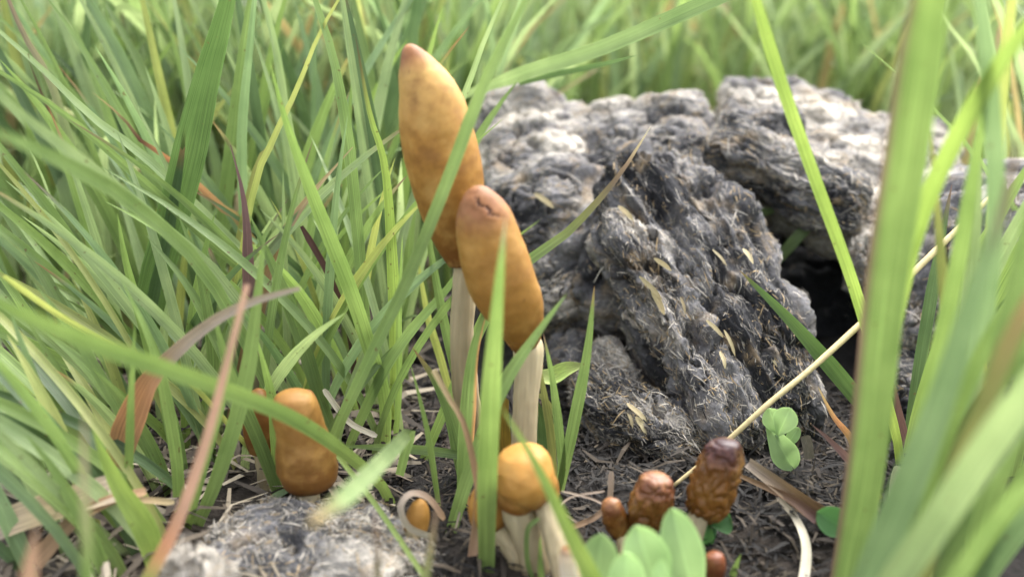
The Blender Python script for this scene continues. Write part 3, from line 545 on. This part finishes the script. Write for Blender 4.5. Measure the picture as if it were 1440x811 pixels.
# ------------------------------------------------------------------ sweeps: stems, caps and straws
def sweep(pts, radii, na=48, nl=70, col=None, disp=None, squash=1.0):
    """closed swept body through world points with radii (cm); disp(t, ang, pos)->cm"""
    A = catmull([np.append(p, r) for p, r in zip(pts, radii)], nl); R = np.maximum(A[:, 3], .004); A = A[:, :3]
    Tg = np.gradient(A, axis=0); Tg /= np.linalg.norm(Tg, axis=1)[:, None]; ref = np.array([0, 1.0, 0])
    ang = np.linspace(0, 2 * math.pi, na, endpoint=False); V = []
    for i in range(nl):
        e1 = nrm(np.cross(Tg[i], ref)); e2 = np.cross(Tg[i], e1)
        V.append(A[i] + R[i] * (np.cos(ang)[:, None] * e1 + squash * np.sin(ang)[:, None] * e2))
    V = np.array(V); t = np.repeat(np.linspace(0, 1, nl), na); an = np.tile(ang, nl); Pp = V.reshape(-1, 3)
    if disp is not None:
        d = disp(t, an, Pp); out = Pp - np.repeat(A, na, 0); out /= np.linalg.norm(out, axis=1)[:, None] + 1e-9
        Pp = Pp + out * d[:, None]
    c = col(t, an, Pp) if callable(col) else stops(col, t)
    F = list(map(tuple, grid_faces(nl, na, True)))
    Pp = np.vstack([Pp, A[0] - Tg[0] * 1e-3, A[-1] + Tg[-1] * 1e-3]); c = np.vstack([c, c[0], c[-1]]); k = nl * na
    cap = [(k, (j + 1) % na, j, j) for j in range(na)] + [(k + 1, (nl - 1) * na + j, (nl - 1) * na + (j + 1) % na, (nl - 1) * na + (j + 1) % na) for j in range(na)]
    return Pp, F, cap, c
def sweep_mesh(name, mat, *a, **k):
    Pp, F, cap, c = sweep(*a, **k)
    V = np.asarray(Pp) * S; me = bpy.data.meshes.new(name)
    me.from_pydata(V.tolist(), [], [tuple(f) for f in F] + [f[:3] for f in cap])
    me.polygons.foreach_set('use_smooth', np.ones(len(me.polygons), bool))
    cc = np.ones((len(V), 4)); cc[:, :3] = np.clip(c, 0, 1)
    me.color_attributes.new('Col', 'FLOAT_COLOR', 'POINT').data.foreach_set('color', cc.ravel())
    me.materials.append(mat); return me

OCH, OCHD, OCHL, ROSE, UMB = lin(206, 150, 70, .5), lin(158, 102, 44, .46), lin(232, 184, 104, .56), lin(188, 126, 80, .46), lin(110, 62, 32, .45)
def cap_col(st, mott=.5, sd_=0.0, dark=OCHD, spots=True, tear=False):
    def f(t, an, p):
        c = stops(st, t); m = np.clip(fbm(p * 2.0 + sd_, 5, .6) * mott * .9, -.6, .65)[:, None]
        c = np.where(m > 0, c * (1 - m) + OCHL * m, c * (1 + m) + dark * -m)
        if spots:
            s = np.clip((noise(p * 11 + sd_) - .80) * 9, 0, .6)[:, None]; c = c * (1 - s) + lin(90, 52, 30, .6) * s
        if tear:
            k = tear_line(t, an, .09)[:, None]; c = c * (1 - k) + lin(84, 46, 30, .5) * k
        return c
    return f
def tear_line(t, an, wd):
    dd = an - (1.72 - (t - .03) / .12 * .8 + .10 * np.sin(t * 110) + .05 * np.sin(t * 260)); on = np.clip((t - .02) / .02, 0, 1) * np.clip((.17 - t) / .04, 0, 1)
    return on * np.exp(-(dd / wd) ** 2)
def stem_col(a, b, sd_=0.0):
    def f(t, an, p):
        c = stops([(0, a), (1, b)], t); s = noise(np.stack([np.cos(an) * 5, np.sin(an) * 5, t * 3], -1) + sd_)[:, None]
        return c * (1 + .17 * s)
    return f
CREAM, CREAMD = lin(206, 190, 152, .64), lin(166, 146, 110, .58)
def fibrous(am): return lambda t, an, p: am * noise(np.stack([np.cos(an) * 4, np.sin(an) * 4, t * 4], -1)) + am * .7 * fbm(p * 2.5, 3)
cleft_ref = [None]
def mushroom(label, cap, stem, capst, Ycap, Ystem, wrinkle=0.0, capmat=CAPM, group=None, nub=None, scol=(CREAMD, CREAM), mott=.55, sd_=0.0, squash=.95, extra=None, caplabel=None, soft=.02):
    """cap and stem: [(px, py, width px)] from top to bottom"""
    base = P(stem[-1][0], stem[-1][1], Ystem[-1] if not np.isscalar(Ystem) else Ystem)
    root = empty('mushroom', base, label, 'mushroom', group)
    def world(l, Y):
        Ys = np.full(len(l), Y) if np.isscalar(Y) else np.interp(np.linspace(0, 1, len(l)), np.linspace(0, 1, len(Y)), Y)
        w_ = [P(a, b, y) for (a, b, _), y in zip(l, Ys)]; return w_, [cm(q[2], p) / 2 for q, p in zip(l, w_)]
    sp, sr = world(stem, Ystem); sp.append(sp[-1] + np.array([0, 0, -.5])); sr.append(sr[-1] * 1.05)
    part('stem', sweep_mesh('stem', STEM, sp[::-1], sr[::-1], 36, 50, stem_col(*scol, sd_), fibrous(.022)), root)
    cp, cr = world(cap, Ycap); L = sum(np.linalg.norm(cp[i + 1] - cp[i]) for i in range(len(cp) - 1))
    def disp(t, an, p):
        d = soft * fbm(p * 1.1 + sd_, 3) + .005 * fbm(p * np.array([4, 4, 6]) + sd_, 3)
        if wrinkle:
            q = p * np.array([5.2, 5.2, 3.4]) + .55 * np.stack([noise(p * 2.2 + sd_), noise(p * 2.2 + 50 + sd_), noise(p * 2.2 + 90)], -1)
            fade = np.clip(np.minimum(t / .12, (1 - t) / .06), .1, 1)
            d = d + wrinkle * fade * (np.abs(noise(q + sd_)) * 2.2 + .6 * np.abs(noise(q * 2.1 + sd_)) - .9)
        if extra is not None: d = d + extra(t, an, p)
        return d
    c = part('cap', sweep_mesh('cap', capmat, cp, cr, 96, 120, cap_col(capst, mott, sd_, tear=extra is cleft_ref[0] and extra is not None), disp, squash), root, caplabel)
    return root, c, cp, cr
TALL = [(0, ROSE * .9), (.05, ROSE), (.12, OCHL * .95), (.4, OCH * 1.1), (.7, OCH * .85), (.95, OCHD), (1, UMB)]
mushroom('tallest mushroom with long ochre cap and pinkish tip beside the dung', [(573, 63, 8), (576, 70, 26), (588, 98, 60), (604, 140, 92), (616, 195, 106), (627, 245, 104), (637, 300, 88), (645, 345, 60), (650, 370, 40)],
         [(655, 350, 28), (653, 400, 33), (650, 470, 34), (654, 540, 36), (663, 610, 38)], TALL, 1.3, [1.3, 1.3, 1.6], sd_=3.1, mott=.75)
def cleft(t, an, p): return -.05 * tear_line(t, an, .07) + .02 * tear_line(t, an - .2, .16) + np.where(t > .84, .03 * ridged(p * 7, 2) - .02, 0)
cleft_ref[0] = cleft
root, capo, cp, cr = mushroom('leaning ochre mushroom with a cleft pinkish top in front of the tallest one', [(668, 264, 14), (671, 274, 44), (679, 303, 78), (690, 345, 93), (706, 395, 96), (723, 432, 84), (733, 460, 62), (736, 478, 44), (736, 487, 32)],
         [(738, 470, 30), (743, 490, 42), (742, 530, 37), (738, 590, 36), (735, 650, 37), (733, 700, 38)], [(0, ROSE * .9), (.12, ROSE * .95), (.25, OCH * .95), (.6, OCH * .85), (.85, OCH * .72), (1, OCHD * .8)], [-.1, 0, .5], [.6, .3, -.2], sd_=8.2, mott=.35, extra=cleft)
# round orange mushroom and its neighbours
mushroom('round glossy orange mushroom with a folded under-skirt on a pale stem', [(731, 631, 30), (732, 637, 60), (734, 650, 81), (735, 667, 89), (736, 680, 86), (734, 690, 76), (730, 696, 60), (727, 704, 56), (725, 712, 48)],
         [(724, 700, 38), (730, 722, 48), (742, 750, 46), (752, 790, 44)], [(0, OCH * 1.2), (.5, OCH * 1.1), (.75, OCH * .85), (1, OCHD)], [-2.1, -2.1], [-2.0, -2.0, -2.2], sd_=12.4, mott=.45, squash=1.0, soft=.05)
mushroom('pale thick stem leaning beneath the round orange mushroom, cap mostly hidden', [(758, 664, 16), (762, 674, 38), (766, 692, 40), (768, 706, 34)],
         [(766, 695, 34), (776, 735, 36), (790, 785, 38), (800, 830, 40)], [(0, OCH), (1, OCHD)], [-1.9, -1.9], [-2.0, -3.2], sd_=15.0)
mushroom('dull orange cap half hidden behind the broad bright blade', [(684, 681, 16), (684, 690, 40), (686, 710, 56), (688, 730, 54), (690, 742, 40)],
         [(692, 735, 28), (706, 755, 30), (726, 782, 30)], [(0, OCH * 1.05), (.6, OCH * .9), (1, OCHD)], -1.8, [-1.8, -2.1], sd_=18.0, mott=.35)
mushroom('small pointed button mushroom under a curled whitish strip', [(590, 702, 6), (590, 708, 20), (588, 722, 32), (585, 738, 36), (583, 748, 32)],
         [(583, 742, 24), (580, 765, 24), (578, 790, 26)], [(0, OCH * 1.05), (1, OCH * .8)], -1.6, -1.7, sd_=21.0, mott=.3)
mushroom('tiny dark button mushroom tucked behind the pointed button', [(562, 730, 5), (562, 738, 18), (560, 755, 22), (560, 765, 18)], [(560, 760, 14), (560, 780, 16)], [(0, OCHD), (1, OCHD * .8)], -1.3, -1.4, sd_=24.0)
mushroom('squat brown mushroom with a bulging cap above the pale pat', [(410, 550, 24), (411, 556, 50), (414, 568, 65), (418, 585, 71), (424, 610, 75), (430, 640, 83), (432, 662, 85), (431, 678, 70), (431, 688, 44)],
         [(432, 675, 32), (434, 700, 32), (436, 735, 34)], [(0, OCH * .85), (.35, OCH * .66), (1, OCHD * .82)], -.5, [-.5, -.8], sd_=27.0, mott=.4, soft=.035)
mushroom('small brown cap peeping out behind the squat brown mushroom', [(364, 547, 10), (364, 556, 32), (364, 580, 44), (366, 610, 46), (368, 634, 36)], [(368, 625, 22), (372, 660, 22), (376, 690, 24)], [(0, OCHD), (1, OCHD * .9)], 1.0, 1.0, sd_=30.0, mott=.3)
mushroom('small blunt brown cap top just behind the squat brown mushroom', [(428, 549, 8), (431, 556, 22), (434, 572, 28), (436, 600, 26)], [(436, 595, 16), (438, 640, 16), (440, 680, 18)], [(0, OCHD), (1, OCHD * .9)], .95, .95, sd_=32.0, mott=.3)
WR = [(0, lin(64, 36, 40, .6)), (.14, lin(82, 46, 44, .6)), (.28, lin(122, 78, 40, .5)), (.6, lin(146, 98, 42, .5)), (.85, lin(136, 88, 36, .5)), (1, lin(104, 66, 30, .5))]
mushroom('largest wrinkled brown mushroom with a dark purplish crown', [(1022, 620, 26), (1021, 627, 46), (1016, 645, 60), (1008, 668, 66), (1000, 692, 68), (992, 712, 60), (986, 724, 42)],
         [(988, 712, 30), (980, 735, 30), (972, 765, 28), (966, 800, 30)], WR, -1.75, [-1.75, -2.3], .05, CAPD, 'wrinkled mushrooms', sd_=35.0, mott=.25, scol=(lin(120, 110, 88, .7), lin(172, 158, 126, .75)))
W2 = [(0, lin(150, 96, 72, .5)), (.25, lin(146, 92, 62, .5)), (.4, lin(136, 88, 38, .5)), (1, lin(116, 74, 32, .48))]
mushroom('wrinkled brown mushroom with a smooth rosy crown', [(924, 667, 22), (923, 673, 46), (920, 690, 56), (914, 708, 60), (909, 726, 54), (907, 742, 40)],
         [(908, 735, 26), (906, 765, 26), (904, 800, 28)], W2, -1.9, [-1.9, -2.35], .045, CAPD, 'wrinkled mushrooms', sd_=38.0, mott=.25)
mushroom('smallest wrinkled brown cap behind the clover', [(856, 702, 14), (858, 708, 28), (864, 724, 34), (870, 740, 34), (873, 752, 26)],
         [(873, 745, 18), (878, 770, 18), (880, 800, 20)], W2, -1.9, [-1.9, -2.3], .02, CAPD, 'wrinkled mushrooms', sd_=41.0, mott=.25)
mushroom('tiny shiny brown button sprouting from the soil', [(1005, 776, 8), (1005, 781, 26), (1005, 795, 32), (1004, 812, 26)], [(1004, 808, 18), (1004, 835, 20)], [(0, lin(160, 92, 60, .5)), (1, lin(110, 62, 38, .5))], -2.9, -2.9, 0, CAPD, sd_=44.0, mott=.2)
mushroom('tiny whitish button with an orange side by the clover', [(797, 768, 6), (797, 774, 18), (798, 792, 24), (800, 815, 24)], [(800, 808, 18), (802, 850, 20)], [(0, OCHD), (.3, lin(228, 206, 176, .8)), (1, lin(232, 222, 200, .8))], -4.0, -4.0, sd_=47.0, mott=.2)
# the long straw
pts = [(1392, 278), (1310, 358), (1230, 436), (1150, 510), (1080, 568), (1010, 631), (948, 682)]
W = [P(a, b, y) for (a, b), y in zip(pts, np.interp(np.linspace(0, 1, 7), [0, .6, 1], [2.6, .6, .35]))]
place(obj('long_straw', sweep_mesh('long_straw', STRAW, W, [cm(q, p) / 2 for q, p in zip((7, 9, 9, 8.5, 8, 7, 5), W)], 12, 60, lin(222, 202, 150, .78), lambda t, an, p: .006 * noise(p * 3)), None, 'long pale straw leaning slantwise across the dung and hollow', 'straw'), W[-1])
# withered leaves behind the leaning stem
Ds('withered_leaf', 'crumpled yellow green leaf sticking out behind the leaning mushroom stem', [(750, 528), (775, 532), (800, 520), (826, 512)], 24, [(0, G['olive']), (.5, G['lime']), (1, G['olive'])], 'leaf', lambda t: np.clip(np.sin(math.pi * np.clip(t * .85 + .15, 0, 1)) , .05, 1), Y=1.2, fold=.7, tw=.7)
Ds('withered_leaf', 'olive brown dead leaf standing between the two tall stems', [(715, 655), (706, 625), (704, 590), (712, 560)], 30, lin(140, 116, 44, .6), 'leaf', lambda t: np.clip(np.sin(math.pi * np.clip(t * .8 + .1, 0, 1)), .05, 1), Y=1.0, fold=.5)
Ds('withered_leaf', 'small green leaf curling up behind the leaning mushroom stem', [(752, 660), (762, 625), (760, 590), (752, 560)], 20, G['dark'], 'leaf', lambda t: np.clip(np.sin(math.pi * np.clip(t * .8 + .1, 0, 1)), .05, 1), Y=.9, fold=.5)

# ------------------------------------------------------------------ clover
def leaflet(root, tip, foot, wpx, Y, col, cup=.25, notch=.06, pitch=0.0, Yt=None):
    """one leaflet from its foot to its rounded end"""
    a, b = P(foot[0], foot[1], Y), P(tip[0], tip[1], Y if Yt is None else Yt); L = b - a; ex = L; w_ = cm(wpx, a) / 2
    view = nrm(CAM - a); ey = nrm(np.cross(view, nrm(L))); ez = np.cross(nrm(L), ey)
    nu, nv = 14, 13; Vv, UVv = [], []
    for i in range(nu):
        t = math.sin(i / (nu - 1) * math.pi / 2); pr = max(.05, (t / .6) ** .75 if t < .6 else math.sqrt(max(0, 1 - ((t - .6) / .4) ** 2)))
        for j in range(nv):
            s = j / (nv - 1) * 2 - 1
            end = 1 - notch * math.exp(-(s / .3) ** 2) * t ** 4
            p = a + ex * t * end + ey * s * w_ * pr + ez * (abs(s) ** 1.5 * cup * w_ + .10 * np.linalg.norm(L) * (math.sin(t * 2.8) - .0))
            Vv.append(p); UVv.append(((s + 1) / 2, t))
    c = np.repeat(col[None], len(Vv), 0) * (1 + .1 * noise(np.array(Vv) * 2))[:, None]
    part('leaflet', mesh('leaflet', Vv, grid_faces(nu, nv), CLOVER, c, np.array(UVv)), root)
def clover(label, hub, Yh, leaves, col, foot):
    h = P(hub[0], hub[1], Yh); f = P(foot[0], foot[1], Yh + .2); f[2] = -.2
    r = empty('clover_plant', f, label, 'clover', 'clover plants')
    part('stalk', sweep_mesh('stalk', STRAW, [f, (f + h) / 2 + np.array([.1, .1, .1]), h], [.05, .045, .04], 10, 20, col * .9), r)
    for q in leaves: leaflet(r, q[0], q[1], q[2], q[3], col * (q[4] if len(q) > 4 else 1), *(q[5:] if len(q) > 5 else ()))
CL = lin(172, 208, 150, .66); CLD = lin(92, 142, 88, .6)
clover('pale green clover with overlapping leaflets hanging under the long straw', (1092, 610), .9, [((1080, 572), (1095, 610), 30, .9), ((1112, 572), (1094, 612), 36, .7), ((1114, 656), (1076, 590), 40, 1.0, .95), ((1124, 600), (1102, 632), 18, 1.1, .8)], CL, (1110, 680))
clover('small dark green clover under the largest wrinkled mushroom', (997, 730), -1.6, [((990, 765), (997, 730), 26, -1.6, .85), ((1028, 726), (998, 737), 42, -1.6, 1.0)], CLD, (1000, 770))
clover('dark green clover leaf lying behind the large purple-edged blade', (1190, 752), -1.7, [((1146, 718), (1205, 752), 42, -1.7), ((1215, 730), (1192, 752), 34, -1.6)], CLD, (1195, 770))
clover('large bright clover of rounded leaflets before the wrinkled mushrooms', (905, 830), -3.8, [((846, 745), (838, 850), 56, -3.8, .72), ((892, 733), (932, 850), 66, -4.0, 1.1), ((880, 770), (884, 870), 52, -4.6, 1.15), ((931, 782), (926, 860), 26, -4.8, 1.15), ((943, 708), (982, 860), 58, -3.6, 1.05)], CL, (905, 900))

# ------------------------------------------------------------------ more single blades filling the turf, then the mass behind
def rand_blade(x, y, h, lean, az, w_, n=9, droop=.12):
    t = np.linspace(0, 1, n); out = lean * h * (t ** 1.5) ; z = h * (t - droop * t ** 3) 
    return np.stack([x + math.sin(az) * out, y + math.cos(az) * out, gz(np.array([x]), np.array([y]))[0] - .2 + z], -1)
NM = dict(mid='mid green', pale='light green', bright='bright green', yellow='yellowish', blue='bluish green', deep='dark green')
r_ = random.Random(5)
def filler(i, x, y, h, lean, az, wd, where):
    c = r_.choices(list(NM), [5, 4, 4, 1.2, 3, 2])[0]; tip = r_.choice(['purple', 'brown', 'red']) if r_.random() < .22 else None
    way = 'upright' if lean < .3 else ('leaning towards the dung' if math.sin(az) > 0 else 'leaning away from the dung')
    lab = ('broad ' if wd > .29 else 'thin ') + ('tall ' if h > 9 else 'short ') + (tip + '-tipped ' if tip else '') + NM[c] + ' blade ' + way + ' ' + where
    ribbon(None, 'grass_blade', rand_blade(x, y, h, lean, az, 0, 9), wd, tone(c, (tip, .14) if tip else None), GRASS, 14, .22, lab, 'grass blade', 'single blades ' + where, None, r_.uniform(-.7, .7), r_.uniform(-.7, .7))
for i in range(125):
    y = r_.uniform(6.0, 17); xr = -(y + 20) * .47
    filler(i, r_.uniform(xr - 1, -2.6 if y < 9 else -1.5), y, r_.uniform(7, 13), r_.uniform(.05, .5), r_.choice([-1, -1, 1]) * r_.uniform(.6, 2.3), r_.uniform(.16, .38), 'in the dense turf')
for i in range(58):
    y = r_.uniform(1.4, 6.5); filler(i, r_.uniform(-(y + 20) * .40, -2.3 - .12 * max(0, 4 - y)), y, r_.uniform(4, 9), r_.uniform(.05, .7), r_.choice([-1, 1]) * r_.uniform(.6, 2.3), r_.uniform(.13, .27), 'rooted behind the squat mushroom')
for i in range(52):
    y = r_.uniform(-3.0, 4.5); xr = -(y + 20) * .48
    filler(i, r_.uniform(xr - .6, -5.6 - (0 if y > 0 else .8)), y, r_.uniform(3.5, 7.5), r_.uniform(.25, 1.1), -r_.uniform(.9, 2.0), r_.uniform(.16, .34), 'over the dead straw')
def grass_mass(name, n, sampler, hr, wr, label, seg=6, lean=(.05, .7)):
    g = np.random.default_rng(hash(name) % 1000 if False else len(name)); Vs, Cs, UVs = [], [], []
    xy = sampler(g, n); n = len(xy); z0 = gz(xy[:, 0], xy[:, 1])
    t = np.linspace(0, 1, seg); h = g.uniform(*hr, n); wd = g.uniform(*wr, n) / 2; az = g.uniform(0, 2 * math.pi, n); ln = g.uniform(*lean, n); dr = g.uniform(.05, .45, n)
    pos = np.stack([xy[:, 0, None] + np.sin(az)[:, None] * (ln * h)[:, None] * t ** 1.6, xy[:, 1, None] + np.cos(az)[:, None] * (ln * h)[:, None] * t ** 1.6, z0[:, None] - .2 + h[:, None] * (t - dr[:, None] * t ** 3)], -1)
    fa = g.uniform(0, math.pi, n); wv = np.stack([np.cos(fa), np.sin(fa), np.zeros(n)], -1)[:, None, :] * (wd[:, None] * blade_profile(t, .5)[None])[..., None]
    fn = np.stack([-np.sin(fa), np.cos(fa), np.zeros(n)], -1)[:, None, :] * (wd[:, None] * blade_profile(t, .5)[None])[..., None] * .3
    V = np.stack([pos - wv + fn, pos, pos + wv + fn], 2).reshape(-1, 3)
    keys = ['mid', 'pale', 'bright', 'yellow', 'blue', 'deep', 'olive']; base = np.array([G[k] for k in keys])[g.choice(7, n, p=[.20, .40, .16, .03, .15, .03, .03])] * g.uniform(1.05, 1.5, (n, 1))
    base = base * .84 + base.mean(1, keepdims=True) * .16  # lightened and greyed: the pale veil of light over the backdrop is in the colour
    dry = g.random(n) < .05; base[dry] = T['straw'] * .9
    col = np.repeat(base, seg * 3, 0); uv = np.tile(np.stack([np.tile([0, .5, 1], seg), np.repeat(t * 4, 3)], -1), (n, 1))
    one = grid_faces(seg, 3); F = (one[None] + (np.arange(n) * seg * 3)[:, None, None]).reshape(-1, 4)
    obj(name, mesh(name, V, F, GRASS, col, uv), label=label, kind='stuff')
def behind(g, n):
    y = 17 + (g.random(n) ** 1.7) * 260; x = g.uniform(-1, 1, n) * ((y + 20) * .62 + 8); k = (y > 25) | (x < 0); return np.stack([x, y], -1)[k]
def turf(g, n):
    y = g.uniform(6, 19, n); x = g.uniform(-22, -1.2, n); k = (x < -2.5 - (9 - y) * .25) ; return np.stack([x, y], -1)[k]
def side(g, n):
    y = g.uniform(-8, 18, n); x = g.uniform(14.5, 26, n); return np.stack([x, y], -1)
grass_mass('meadow_grass', 15000, behind, (8, 18), (.22, .6), 'soft mass of green grass behind the dung and turf')
grass_mass('turf_grass', 300, turf, (3, 10), (.15, .38), 'short undergrowth of grass between the single blades', 8)
for i in range(26):
    y = r_.uniform(-5, 3); filler(i, (y + 20) * r_.uniform(.40, .52), y, r_.uniform(5, 10), r_.uniform(.1, .5), r_.uniform(.5, 2.4), r_.uniform(.2, .4), 'in the clump before the dung')
grass_mass('verge_grass', 260, side, (6, 13), (.2, .45), 'clump of grass beyond the far end of the dung', 8)
print('OBJECTS', len(bpy.data.objects), 'TRIS', sum(len(m.polygons) * 2 for m in bpy.data.meshes))
